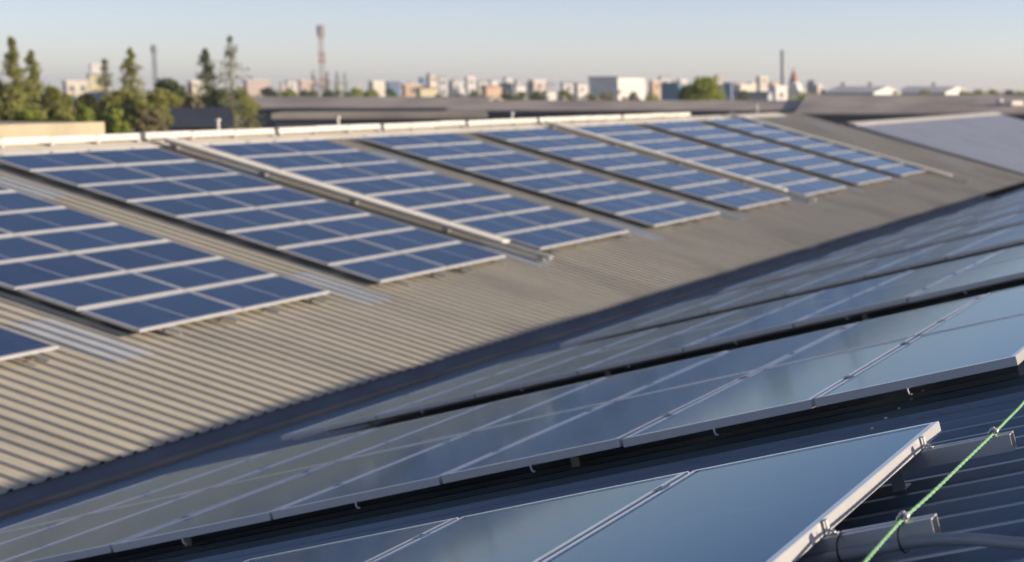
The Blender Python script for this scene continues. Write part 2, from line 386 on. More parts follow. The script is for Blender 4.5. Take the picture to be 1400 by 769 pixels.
# ------------------------------------------------------------------ solar panels
def panel_meshes(a, bl, lip, th, cell, alu):
    """a: short side along x, bl: long side along y; base of frame at z=0, top at th. origin at the centre"""
    f = MB(); hx, hy = a / 2, bl / 2
    o = [(-hx, -hy), (hx, -hy), (hx, hy), (-hx, hy)]; i_ = [(-hx + lip, -hy + lip), (hx - lip, -hy + lip), (hx - lip, hy - lip), (-hx + lip, hy - lip)]
    bv = .003
    ob = [(x * (1 - bv / hx), y * (1 - bv / hy)) for x, y in o]
    vs = [(x, y, 0) for x, y in o] + [(x, y, th - bv) for x, y in o] + [(x, y, th) for x, y in ob] + [(x, y, th) for x, y in i_] + [(x, y, th - .006) for x, y in i_] + [(x, y, 0) for x, y in i_]
    fs = []
    for k in range(4):
        j = (k + 1) % 4
        fs += [(k, j, 4 + j, 4 + k), (4 + k, 4 + j, 8 + j, 8 + k), (8 + k, 8 + j, 12 + j, 12 + k), (12 + k, 12 + j, 16 + j, 16 + k), (16 + k, 16 + j, 20 + j, 20 + k), (20 + k, 20 + j, j, k)]
    f.add(vs, fs); fm = f.mesh('frame', alu)
    g = MB(); e = .002
    q = [(-hx + lip - e, -hy + lip - e), (hx - lip + e, -hy + lip - e), (hx - lip + e, hy - lip + e), (-hx + lip - e, hy - lip + e)]
    g.add([(x, y, th - .004) for x, y in q] + [(x, y, th - .011) for x, y in q], [(0, 1, 2, 3), (7, 6, 5, 4), (0, 4, 5, 1), (1, 5, 6, 2), (2, 6, 7, 3), (3, 7, 4, 0)])
    g.mi = [0, 1, 1, 1, 1, 1]
    gm_ = g.mesh('glass', [cell, M['back']])
    uv = gm_.uv_layers.new(name='UVMap')
    for p in gm_.polygons:
        for li in p.loop_indices:
            v = gm_.vertices[gm_.loops[li].vertex_index].co
            uv.data[li].uv = ((v.x + hx) / (2 * hx), (v.y + hy) / (2 * hy))
    return fm, gm_
PB = 2.098
ffm, fgm = panel_meshes(.945, PB, .042, .04, M['cellf'], M['alu'])
nfm, ngm = panel_meshes(1.0436, PB, .028, .045, M['celln'], M['alun'])
clip = MB()                                     # small hook hanging from the frame edge
clip.tube([(0, 0, .012), (0, -.016, .014), (.0, -.02, -.02), (.004, -.018, -.045), (.012, -.016, -.055), (.02, -.014, -.046)], .0055, 6)
clip.v = [(a * .8, b2 * .8, c2 * .62) for a, b2, c2 in clip.v]; clip_me = clip.mesh('cable_clip', M['plastic'], True)
def in_view(pts, mx):
    for p in pts:
        q = pix(p)
        if q and -mx < q[0] < 1400 + mx and -40 < q[1] < 769 + mx: return True
    return False
rng = random.Random(3)
# far arrays
for k in range(-1, 8):
    ya = Y0 + k * PF
    for r in range(8):
        for c in range(2):
            yc = ya + PB / 2 + c * (PB + .017); t = r + .5
            cs = [SF(t + dt, yc + dy) for dt in (-.5, .5) for dy in (-1.05, 1.05)]
            if not in_view(cs, 60): continue
            dh = rng.uniform(-.004, .004)
            e = empty('solar_panel', SF(t, yc, -.04 + dh), (rng.uniform(-.002, .002), TF + rng.uniform(-.003, .003), 0),
                      'blue sunlit solar panel, %s row up, %s column, %s array from the left' % (nth(r), 'left' if c == 0 else 'right', nth(k + 1)),
                      'solar panel', 'blue panels on the far sunlit slope')
            child('frame', ffm, e); child('glass', fgm, e)
# near arrays
NEAR = range(-1, 10)
for k in NEAR:
    ya = YN + k * (W + GN)
    for r in range(8):
        for c in range(2):
            yc = ya + PB / 2 + c * (PB + .017); t = (r + .5) * HN
            cs = [SN(t + dt, yc + dy) for dt in (-.5, .5) for dy in (-1.05, 1.05)]
            if not in_view(cs, 60): continue
            e = empty('solar_panel', SN(t, yc, -.045 + rng.uniform(-.003, .003)), (rng.uniform(-.002, .002), -TN + rng.uniform(-.002, .002), 0),
                      'dark shaded solar panel, %s from the upper end, %s column, %s array from the viewer' % (nth(r), 'nearer' if c == 0 else 'farther', nth(k + 1)),
                      'solar panel', 'dark panels on the near shaded slope')
            child('frame', nfm, e); child('glass', ngm, e)
            if c == 0 and k <= 3:
                cl = child('cable_clip', clip_me, e); cl.location = (rng.uniform(-.06, .06), -PB / 2, 0)

# mounting rails with clamps
def rail_mesh(L, w_=.02, h_=.052):
    m = MB()                                    # C-profile: web, top flanges with a slot, bottom
    m.box((0, -w_, -h_), (L, w_, -h_ + .006)); m.box((0, -w_, -h_ + .006), (L, -w_ + .004, 0)); m.box((0, w_ - .004, -h_ + .006), (L, w_, 0))
    m.box((0, -w_ + .004, -.005), (L, -.006, 0)); m.box((0, .006, -.005), (L, w_ - .004, 0))
    return m.mesh('rail', M['alu'])
foot = MB(); foot.box((-.025, -.03, -.092), (.025, .03, -.088)); foot.box((-.025, .021, -.088), (.025, .026, -.01)); foot_me = foot.mesh('foot', M['alu'])
foot = MB(); foot.box((-.025, -.035, -.125), (.025, .05, -.119)); foot.box((-.025, .0345, -.119), (.025, .0405, -.02)); nfoot_me = foot.mesh('foot', M['alu'])
cm = MB(); cm.box((-.026, -.026, .0465), (.026, .026, .050)); cm.lathe([(.009, 0), (.009, .005), (.005, .007)], (0, 0, .050), 6); clamp_me = cm.mesh('clamp', M['steel'])
ec = MB(); ec.box((-.006, -.011, .001), (-.002, .011, .0455)); ec.box((-.006, -.011, .0457), (.012, .011, .0485)); ec.box((-.03, -.011, .001), (-.0062, .011, .005)); ec.lathe([(.007, 0), (.007, .008), (.004, .01)], (-.019, 0, .006), 6); eclamp_me = ec.mesh('end_clamp', M['steel'])
railF, railN = rail_mesh(8.36), rail_mesh(9.15, .034, .062)
POS = (.55, 1.72)
for k in range(-1, 8):
    for c in range(2):
        for q, yo in enumerate(POS):
            y = Y0 + k * PF + c * (PB + .017) + yo
            if not in_view([SF(-.15, y), SF(2, y)], 10): continue
            i = c * 2 + q
            e = empty('mounting_rail', SF(-.18, y, -.04), (0, TF, math.pi), 'aluminium rail, %s from left of four under the %s blue array' % (nth(i), nth(k + 1)),
                      'rail', 'rails under the blue panel arrays')
            e.rotation_euler = Euler((0, TF, 0)).to_matrix().to_4x4().__matmul__(Matrix.Rotation(math.pi, 4, 'Z')).to_euler()
            child('rail', railF, e)
            for j in range(3):
                f = child('foot', foot_me, e); f.location = (.25 + j * 3.7, 0, 0)
for k in NEAR:
    if k > 5: continue
    for c in range(2):
        for q, yo in enumerate((.62, 1.80)):
            y = YN + k * (W + GN) + c * (PB + .017) + yo
            if not in_view([SN(t, y) for t in range(0, 10)], 10): continue
            i = c * 2 + q
            e = empty('mounting_rail', SN(-.33, y, -.046), (0, 0, 0), 'aluminium rail, %s nearest of four under the %s dark array' % (nth(i), nth(k + 1)),
                      'rail', 'rails under the dark panel arrays')
            e.rotation_euler = (Euler((0, -TN, 0)).to_matrix().to_4x4() @ Matrix.Rotation(math.pi, 4, 'Z')).to_euler()
            child('rail', railN, e)
            if k <= 0:
                f = child('end_clamp', eclamp_me, e); f.location = (.33, 0, 0)
            if k <= 2:
                for j in range(1, 8):
                    f = child('clamp', clamp_me, e); f.location = (.33 + j * HN, 0, 0)
                for j in range(4):
                    f = child('foot', nfoot_me, e); f.location = (.45 + j * 2.6, 0, 0)

# ------------------------------------------------------------------ white cable trunking on the far slope
for (y, t0, t1, tl, lab) in ((29.0, -.45, 8.45, .55, 'long white cable trunking down the roof beside the third blue array'),
                             (45.86, -.45, 8.5, .5, 'long white cable trunking down the roof between the fifth and sixth blue arrays'),
                             (61.6, -1.75, 8.5, -.95, 'long white cable trunking down the right edge of the last blue array')):
    e = empty('cable_trunking', SF(t0, y, RH), (0, 0, 0), lab, 'cable trunking', 'white cable trunkings on the sunlit slope')
    mb = MB(); mb.box((t0, y - .09, -.045), (t1, y + .09, .02), 0, lambda v: SF(v.x, v.y, v.z)); local(mb, e).build('tray', M['ductgrey'], e)
    mb = MB(); n = 4; L = (t1 - tl) / n
    for i in range(n): mb.box((tl + i * L + .004, y - .145, .022), (tl + (i + 1) * L - .004, y + .145, .056), 0, lambda v: SF(v.x, v.y, v.z))
    local(mb, e).build('cover', M['trunk'], e)
    for i in range(5):
        mb = MB(); tt = t0 + .2 + i * (t1 - t0 - .4) / 4
        mb.box((tt - .03, y - .13, -.13), (tt + .03, y + .13, -.047), 0, lambda v: SF(v.x, v.y, v.z))
        local(mb, e).build('bracket', M['ductgrey'], e)

# white duct sections on the far ridge
zr = SF(tR, 0, -.1).z
cuts = [24.0, 28.6, 32.95, 37.25, 41.45, 45.7, 51.8, 58.0]
names = ['leftmost white cable duct section on the far ridge', 'second white cable duct section from the left on the ridge', 'third white cable duct section from the left on the ridge',
         'fourth white cable duct section from the left on the ridge', 'fifth white cable duct section from the left on the ridge', 'sixth white cable duct section from the left on the ridge', 'last white cable duct section at the right of the ridge']
for i in range(7):
    a, bb = cuts[i] + .08, cuts[i + 1] - .08
    if i == 0: a = 19.0
    e = empty('cable_duct', (RX, (a + bb) / 2, zr), (0, 0, 0), names[i], 'cable duct', 'white cable ducts along the ridge')
    n = max(3, round((bb - a) / 1.25)); L = (bb - a) / n
    for j in range(n):
        mb = MB(); y0, y1 = a + j * L + .012, a + (j + 1) * L - .012
        dz = rng.uniform(-.008, .008)
        mb.box((RX - .11, y0, zr + .03 + dz), (RX + .11, y1, zr + .155 + dz)); local(mb, e).build('cover', M['duct'], e)
    for j in range(n + 1):
        mb = MB(); yy = min(max(a + j * L, a + .06), bb - .06)
        mb.box((RX - .14, yy - .04, zr - .02), (RX + .14, yy + .04, zr + .026))
        local(mb, e).build('foot', M['ductgrey'], e)
# thin posts standing on the ridge
for i, (x, y, h, lab) in enumerate(((298, 171, .32, 'short pale post on the ridge behind the second blue array'), (462, 165, .30, 'short pale post on the ridge behind the third blue array'),
                          (700, 158, .28, 'short pale post on the ridge behind the fourth blue array'), (1035, 149, .30, 'short pale post on the ridge near the gable end'))):
    d = at(x, y, 1); p = d * ((RX - .2) / d.x)
    mb = MB(); mb.tube([(0, 0, -.15), (0, 0, h)], .035, 8); mb.tube([(0, 0, h), (0, 0, h + .05)], .06, 8); mb.tube([(0, 0, -.16), (0, 0, -.12)], .08, 8)
    o = mb.build('ridge_post', M['duct']); o.location = (RX - .2, p.y, zr + .02); tag(o, lab, 'post', 'pale posts along the ridge')

# ------------------------------------------------------------------ rope and conduit at the near right
def slopepts(l, F=SN): return [F(*q) for q in l]
yr1, yr2 = YN - (W + GN) + PB + .017 + 1.80, YN - (W + GN) + PB + .017 + .62
def tn(x): return (XN - x) / cN
k1 = SN(-.27, yr1 - .02, -.032); k2 = SN(-.245, yr2 - .02, -.032)
P = []
ends = [SN(-.23, 6.9, -.05), SN(-.25, 6.3, -.045), k1, k2, SN(-.22, 3.7, -.06), SN(-.2, 2.2, -.06)]
for i in range(len(ends) - 1):
    a, bb = ends[i], ends[i + 1]
    for j in range(8):
        u = j / 8; p = a.lerp(bb, u); p.z -= .006 * math.sin(math.pi * u); p.x += .002 * math.sin(u * 7 + i); P.append(p)
P.append(ends[-1])
rp = empty('safety_rope', k1, (0, 0, 0), 'thin green rope tied across the rail ends at bottom right', 'rope')
mb = MB()
for ph in (0, 2 * math.pi / 3, 4 * math.pi / 3):       # three laid strands
    Q = []
    Nn = len(P) * 6
    for s_ in range(Nn):
        u = s_ / (Nn - 1) * (len(P) - 1); i = min(int(u), len(P) - 2); p = P[i].lerp(P[i + 1], u - i)
        d = (P[i + 1] - P[i]).normalized(); a = d.orthogonal().normalized(); bb = d.cross(a); an = u * 7 + ph
        Q.append(p + (a * math.cos(an) + bb * math.sin(an)) * .003)
    mb.tube(Q, .0038, 5)
local(mb, rp).build('strand', M['rope'], rp, True)
def knot(c):
    m = MB(); Q = []
    for s_ in range(40):
        a = s_ / 39 * math.pi * 4
        Q.append(c + Vector((.012 * math.cos(a) + .004 * math.sin(3 * a), (s_ / 39 - .5) * .03, .012 * math.sin(a))))
    m.tube(Q, .006, 6); return m
for c in (k1, k2):
    m = knot(c + Vector((0, 0, .004))); m.tube([c + Vector((0, 0, -.03)), c + Vector((0, 0, .022))], .005, 6)
    o = local(m, rp).build('knot', M['steel'] , rp, True)
cd = empty('cable_conduit', SN(-.3, yr2 - .05, -.1), (0, 0, 0), 'grey flexible cable conduit strapped along the mounting rail at bottom right', 'conduit')
pts = [SN(-1.0, 4.12, -.15), SN(-.8, 4.22, -.148), SN(-.62, 4.30, -.14), SN(-.45, 4.365, -.115), SN(-.30, yr2 - .057, -.10), SN(-.1, yr2 - .057, -.10), SN(.15, yr2 - .06, -.10), SN(.6, yr2 - .06, -.11), SN(1.6, yr2 - .06, -.115)]
sm = []
for i in range(len(pts) - 1):
    p0, p1, p2, p3 = pts[max(i - 1, 0)], pts[i], pts[i + 1], pts[min(i + 2, len(pts) - 1)]
    for j in range(16):
        u = j / 16
        sm.append(.5 * ((2 * p1) + (p2 - p0) * u + (2 * p0 - 5 * p1 + 4 * p2 - p3) * u * u + (3 * p1 - p0 - 3 * p2 + p3) * u ** 3))
sm.append(pts[-1])
mb = MB(); mb.tube(sm, [.0185 if i % 2 else .0175 for i in range(len(sm))], 12); local(mb, cd).build('pipe', M['pipe'], cd, True)
for tt in (-.235, -.045):
    mb = MB(); Q = []
    for s_ in range(21):
        a = s_ / 20 * 2 * math.pi
        Q.append(SN(tt, yr2 - .022 + .062 * math.cos(a), -.087 + .043 * math.sin(a)))
    mb.tube(Q, .003, 5); mb.tube([Q[5], Q[5] + Vector((.01, -.02, .03))], .002, 4)
    local(mb, cd).build('cable_tie', M['tie'], cd)

# ------------------------------------------------------------------ background
yawM = Matrix.Rotation(YAW, 4, 'Z')
def wallmat(c): return mat('painted wall', c, tuple(q * .82 for q in c), (.15, .15, .5), .7, world=True)
WM = {'tan': mat('weathered tan wall', (.47, .38, .24), (.24, .20, .15), (.3, .35, .8), .75, world=True), 'white': wallmat((.74, .70, .64)), 'cream': wallmat((.68, .60, .48)), 'pink': wallmat((.62, .48, .42)), 'blue': wallmat((.16, .24, .36)), 'grey': wallmat((.40, .41, .42)),
      'peach': wallmat((.66, .46, .30)), 'teal': wallmat((.14, .27, .34)), 'yellow': wallmat((.62, .56, .34)), 'dark': wallmat((.09, .10, .13)), 'brick': wallmat((.46, .20, .13))}
RM = {'tan': mat('weathered tan roof', (.46, .38, .25), (.34, .29, .20), (.3, 1.2, .3), .8, world=True), 'grey': mat('flat grey roof', (.30, .29, .28), (.22, .21, .21), (.2, .2, .2), .8, world=True), 'brown': mat('brown sheet roof', (.54, .45, .345), (.30, .25, .21), (.25, .12, .3), .75, world=True),
      'orange': mat('orange tile roof', (.42, .17, .08), (.33, .13, .07), (.3, .3, .3), .7, world=True), 'blue': mat('blue sheet roof', (.10, .15, .24), (.08, .12, .2), (.1, .4, .1), .6, world=True),
      'cream': mat('pale sheet roof', (.80, .73, .62), (.72, .66, .57), (.1, .4, .1), .6, world=True), 'black': mat('dark sheet roof', (.05, .06, .08), (.035, .04, .055), (.1, .4, .1), .6, world=True)}
GLASS = mat('window glass', (.13, .15, .17), (.2, .21, .22), (.3, .3, .3), .15)
def building(x0, x1, ytop, D, wall, roof, label, rot=0.0, depth=None, name='building', gable=0.0, storeys=0, cat='building', zb=GROUND, group=None):
    if -.95 < rot <= -.5 and name == 'building': rot = -.72 - .1 * (x0 % 3); depth = depth or abs(x1 - x0) / FPX * D * 1.5
    """block spanning photo columns x0..x1 with its top at row ytop, standing on the ground D metres away"""
    p0, p1 = at(x0, ytop, D), at(x1, ytop, D); c = (p0 + p1) / 2; wd = (p1 - p0).length
    dp = depth or wd * .8
    H = c.z - zb
    if rot:                                      # keep the apparent width when turned
        k = abs(math.cos(rot)) + abs(math.sin(rot)) * dp / wd; wd /= k; dp /= k
    base = Vector((c.x, c.y, zb)) + Vector((vdir.x, vdir.y, 0)).normalized() * dp * .5
    e = empty(name, base, (0, 0, YAW + rot), label, cat, group)
    hx, hy = wd / 2, dp / 2
    m = MB(); hw = H - gable - (.35 if not gable else 0)
    if gable:                                    # ridge across the view
        m.add([(-hx, -hy, 0), (hx, -hy, 0), (hx, hy, 0), (-hx, hy, 0), (-hx, -hy, hw), (hx, -hy, hw), (hx, hy, hw), (-hx, hy, hw), (-hx, 0, H - .1), (hx, 0, H - .1)],
              [(0, 1, 5, 4), (2, 3, 7, 6), (1, 2, 6, 9, 5), (3, 0, 4, 8, 7)])
    else: m.box((-hx, -hy, 0), (hx, hy, hw))
    wl = m.build('wall', WM[wall], e)
    m = MB()
    if gable:
        o = .35; zz = gable * o / hy
        for s in (-1, 1):
            m.add([(-hx - o, s * (hy + o), hw - zz), (hx + o, s * (hy + o), hw - zz), (hx + o, 0, H), (-hx - o, 0, H),
                   (-hx - o, s * (hy + o), hw - zz - .15), (hx + o, s * (hy + o), hw - zz - .15), (hx + o, 0, H - .15), (-hx - o, 0, H - .15)],
                  [(0, 1, 2, 3), (7, 6, 5, 4), (0, 4, 5, 1), (1, 5, 6, 2), (3, 2, 6, 7), (0, 3, 7, 4)])
    else:
        m.box((-hx - .2, -hy - .2, hw), (hx + .2, hy + .2, H)); 
    m.build('roof', RM[roof], e)
    if storeys:
        for s in range(storeys):
            z = hw - (s + .75) * 3.1
            if z < 1: break
            for face in (0, 1):
                L = hx if face == 0 else hy
                nw = max(1, int(2 * L / 2.6))
                for q in range(nw):
                    u = -L + (q + .5) * 2 * L / nw; m = MB()
                    if face == 0: m.box((u - .6, -hy - .06, z), (u + .6, -hy + .05, z + 1.3))
                    else: m.box((hx - .05, u - .6, z), (hx + .06, u + .6, z + 1.3))
                    m.build('window', GLASS, e)
    return e
B = building
# sheds right behind the ridge
B(268, 640, 133.0, 150, 'dark', 'brown', 'low brown-roofed shed with a dark eave behind the second and third arrays', 0, 16, 'shed', .95, cat='shed')
B(615, 1120, 138.0, 138, 'dark', 'brown', 'long thin brown-roofed shed behind the middle of the far ridge', 0, 12, 'shed', .75, cat='shed')
B(345, 650, 154.8, 100, 'dark', 'brown', 'low brown flat roof between the ridge ducts and the brown shed', .3, 8, 'shed', 0, cat='shed')
B(186, 300, 147.5, 105, 'dark', 'black', 'dark navy low roof behind the far ridge left of the brown shed', .5, 9, 'shed', 1.0, cat='shed')
B(1092, 1580, 130.5, 134, 'dark', 'brown', 'wide brown-grey roofed shed behind the pale lavender roof', 0, 22, 'shed', 1.45, cat='shed')
p = at(0, 171.0, 1); p = p * (-28.5 / p.x); pe = at(130, 168, 1); pe = pe * (-28.5 / pe.x); ye = pe.y - 33
e = empty('shed', (-33, 33, GROUND), (0, 0, 0), 'low tan roof below the trees just behind the leftmost ridge', 'shed')
m = MB(); m.box((-8, -16, 0), (4.2, ye, p.z - .3 - GROUND)); m.build('wall', WM['tan'], e)
m = MB(); m.box((-8.3, -16.3, p.z - .3 - GROUND), (4.5, ye + .3, p.z - GROUND)); m.build('roof', RM['tan'], e)
# houses among the left trees
B(91, 131, 126.5, 170, 'dark', 'blue', 'small dark blue roof among the left trees', 0, 9, 'house', 1.2, cat='house')
B(92, 110, 139, 150, 'pink', 'orange', 'tiny orange-roofed house low among the left trees', 0, 5, 'house', .9, cat='house')
B(127, 142, 140.5, 152, 'white', 'cream', 'tiny pale-roofed house low among the left trees', 0, 5, 'house', .5, cat='house')
B(79, 112, 110.5, 420, 'cream', 'cream', 'cream flat block above the left trees', -.5, None, storeys=2)
e = B(113, 141, 101, 430, 'yellow', 'grey', 'tall grey and yellow block with a rooftop box, left of the third conifer', -.75, None, storeys=3)
m = MB(); m.box((-2.2, -1.5, 13.1), (0.2, 1, 15.6)); m.build('stair_tower', WM['white'], e)
B(252, 279, 111, 450, 'cream', 'cream', 'cream block in the gap between the two conifer clumps', -.6, None, storeys=1)
B(326, 362, 109.5, 600, 'pink', 'cream', 'pale pink flat block right of the tallest conifer', -.5, None)
sk = [  # x0,x1,ytop,D,wall,roof,rot,storeys,label
 (388, 402, 110, 640, 'white', 'grey', -.6, 1, 'small white block left of the red and white mast'),
 (404, 427, 109.5, 660, 'pink', 'cream', -.5, 0, 'low pale pink block at the foot of the red and white mast'),
 (501, 523, 111, 700, 'cream', 'cream', -.8, 0, 'faint cream block above the bright green bushes'),
 (524, 544, 111.5, 520, 'blue', 'grey', -.5, 0, 'small dark blue block right of the bright green bushes'),
 (545, 572, 115, 480, 'peach', 'cream', -.7, 1, 'low peach block right of the dark blue block'),
 (571, 586, 106, 640, 'blue', 'grey', -.5, 0, 'narrow blue block left of the tall cream tower block'),
 (582, 596, 101, 560, 'cream', 'grey', -.8, 3, 'tall narrow cream tower block'),
 (596, 609, 105, 540, 'white', 'grey', -.9, 3, 'white tower block right of the tall cream one'),
 (565, 592, 120, 470, 'yellow', 'orange', -.6, 0, 'low yellowish house with orange roof below the cream tower block'),
 (610, 636, 111, 640, 'white', 'grey', -.7, 1, 'grey-white low block between two white towers'),
 (634, 648, 105, 600, 'white', 'cream', -.8, 2, 'square white block with a pale top left of the peach row'),
 (650, 664, 111, 620, 'white', 'grey', -.7, 1, 'small white block above the peach row'),
 (655, 682, 117.5, 500, 'peach', 'orange', -.6, 0, 'low peach row with orange roof'),
 (682, 698, 114, 520, 'blue', 'blue', -.2, 0, 'bright blue block below a white box'),
 (687, 699, 106, 640, 'white', 'grey', -.8, 1, 'white box rising behind the bright blue block'),
 (700, 716, 116, 560, 'white', 'grey', -.5, 0, 'low white block right of the bright blue block'),
 (720, 743, 109.5, 520, 'pink', 'cream', -.9, 2, 'pinkish white tower block'),
 (743, 757, 114, 600, 'grey', 'blue', -.6, 0, 'dull grey block with a blue roof right of the pinkish tower block'),
 (764, 783, 112.5, 540, 'white', 'grey', -.8, 2, 'white block with blue side left of the large hall'),
 (783, 800, 114, 520, 'white', 'grey', -.9, 1, 'second white block touching the large hall'),
 (741, 758, 124.5, 480, 'white', 'grey', -.7, 0, 'tiny white house below the dull grey block'),
 (886, 903, 110.5, 540, 'peach', 'cream', -.7, 1, 'peach block right of the large hall'),
 (899, 914, 105, 620, 'white', 'grey', -.8, 2, 'white tower block behind the peach block'),
 (903, 931, 113.5, 330, 'teal', 'blue', -.15, 0, 'teal blue shed left of the round green tree'),
 (924, 938, 109, 640, 'cream', 'cream', -.6, 0, 'cream box just left of the round green tree'),
 (977, 988, 102, 700, 'cream', 'grey', -.6, 2, 'cream tower peeping over the round green tree'),
 (989, 1000, 113, 420, 'blue', 'blue', -.1, 0, 'blue wall right of the round green tree'),
 (999, 1031, 116, 460, 'cream', 'cream', -.8, 0, 'long cream block above a blue-grey wall'),
 (1003, 1052, 125.5, 330, 'grey', 'blue', -.05, 0, 'blue-grey low shed left of the white block'),
 (1033, 1049, 104.5, 700, 'cream', 'cream', -.7, 1, 'pale cream tower left of the chimney'),
 (1050, 1075, 117.5, 360, 'white', 'cream', -.8, 2, 'bright white block below the chimney'),
 (1105, 1114, 110, 760, 'blue', 'blue', -.3, 1, 'small blue tower right of the spire'),
 (1113, 1124, 116, 760, 'pink', 'cream', -.6, 0, 'tiny pale pink block right of the small blue tower'),
 (702, 712, 109, 800, 'grey', 'grey', -.6, 0, 'faint far grey block right of the white box'),
 (617, 628, 107.5, 820, 'white', 'grey', -.8, 0, 'faint far white block over the grey-white low block'),
 (667, 680, 109.5, 820, 'white', 'grey', -.8, 0, 'faint far whitish block behind the peach row'),
 (1236, 1250, 131, 330, 'white', 'cream', -.6, 0, 'tiny white house below the second long warehouse'),
]
for x0, x1, yt, D, wl, rf, ro, st, lab in sk: B(x0, x1, yt, D, wl, rf, lab, ro, None, storeys=st)
rq = random.Random(5)
for i in range(30):
    x = 350 + i * 26 + rq.uniform(-6, 6)
    if 800 < x < 880: x += 1
    wd = rq.uniform(7, 18)
    B(x, x + wd, rq.uniform(111, 117.5), rq.uniform(880, 1150), rq.choice(['white', 'cream', 'pink', 'grey', 'white', 'peach']), rq.choice(['grey', 'cream', 'orange', 'grey']),
      'faint far pale block, %s from the left in the hazy farthest row' % (['first', 'second', 'third', 'fourth', 'fifth', 'sixth', 'seventh', 'eighth', 'ninth', 'tenth', 'eleventh', 'twelfth', 'thirteenth', 'fourteenth', 'fifteenth', 'sixteenth', 'seventeenth', 'eighteenth', 'nineteenth', 'twentieth'][i] if i < 20 else 'twenty-' + ORD[i - 20] if i < 29 else 'thirtieth'),
      -.72, None, group='faint far blocks along the horizon')
e = B(800, 876, 105, 500, 'white', 'grey', 'large white hall with a shaded blue-grey left side and flat dark roof', -.62, 15, storeys=0, name='hall')
m = MB()
for q in range(5):
    hh = -5.6 + q * 2.6
    m.box((-.05, -.7, 0), (.06, .7, 4.2), 0, Matrix.Translation((5.0, hh, 9)))
for (x0, x1, xg, D, lab) in ((1139, 1196, 1220, 420, 'left long warehouse with cream roof, blue wall and white gable end'), (1235, 1293, 1315, 430, 'right long warehouse with cream roof, blue wall and white gable end')):
    p0, p1 = at(x0, 119, D), at(xg, 119, D); L = (p1 - p0).length
    e = empty('warehouse', Vector(((p0 + p1) / 2).to_tuple()[:2] + (GROUND,)), (0, 0, YAW - .42), lab, 'warehouse', 'two long warehouses on the skyline')
    hx = L / 2 * .93; hy = 8.0; H = p0.z - GROUND; hw = H - 1.35
    m = MB(); m.box((-hx, -hy, 0), (hx, hy, hw)); m.build('wall', WM['blue'], e)
    m = MB(); m.add([(hx + .02, -hy, 0), (hx + .02, hy, 0), (hx + .02, hy, hw), (hx + .02, 0, H), (hx + .02, -hy, hw), (hx - .2, -hy, 0), (hx - .2, hy, 0), (hx - .2, hy, hw), (hx - .2, 0, H), (hx - .2, -hy, hw)],
                    [(0, 1, 2, 3, 4), (9, 8, 7, 6, 5), (0, 5, 6, 1), (1, 6, 7, 2), (2, 7, 8, 3), (3, 8, 9, 4), (4, 9, 5, 0)]); m.build('gable_wall', WM['white'], e)
    m = MB()
    for s in (-1, 1):
        m.add([(-hx - .3, s * (hy + .3), hw - .1), (hx + .3, s * (hy + .3), hw - .1), (hx + .3, 0, H + .12), (-hx - .3, 0, H + .12),
               (-hx - .3, s * (hy + .3), hw - .25), (hx + .3, s * (hy + .3), hw - .25), (hx + .3, 0, H - .03), (-hx - .3, 0, H - .03)],
              [(0, 1, 2, 3), (7, 6, 5, 4), (0, 4, 5, 1), (1, 5, 6, 2), (3, 2, 6, 7), (0, 3, 7, 4)])
    m.build('roof', RM['cream'], e)
    for q in ((-.8, .3) if x0 < 1200 else (.05,)):
        m = MB(); m.lathe([(.35, 0), (.35, .5), (.7, .6), (.7, .9), (.2, 1.1)], (q * hx, 0, H + .05), 10); m.build('roof_vent', RM['grey'], e)
# two pale lamps / tanks low at far right
for i, (x, y, r, lab) in enumerate(((1366, 141, .33, 'round white water tank on the brown roof at the far right'),)):
    p = at(x, y, 138.5); m = MB(); m.lathe([(.2, -r), (r, -r * .6), (r, r * .6), (.3, r), (.1, r * 1.1)], (0, 0, 0), 14)
    for a in range(4): m.box((-.05, -.05, -.75), (.05, .05, -r * .8), 0, Matrix.Translation((.2 * math.cos(a * 1.57 + .8), .2 * math.sin(a * 1.57 + .8), 0)))
    o = m.build('water_tank', M['duct']); o.location = p; tag(o, lab, 'water tank')
B(1379, 1395, 138.5, 138, 'white', 'cream', 'small white box standing on the brown roof at the right edge', -.8, None, zb=at(1390, 147, 139).z)

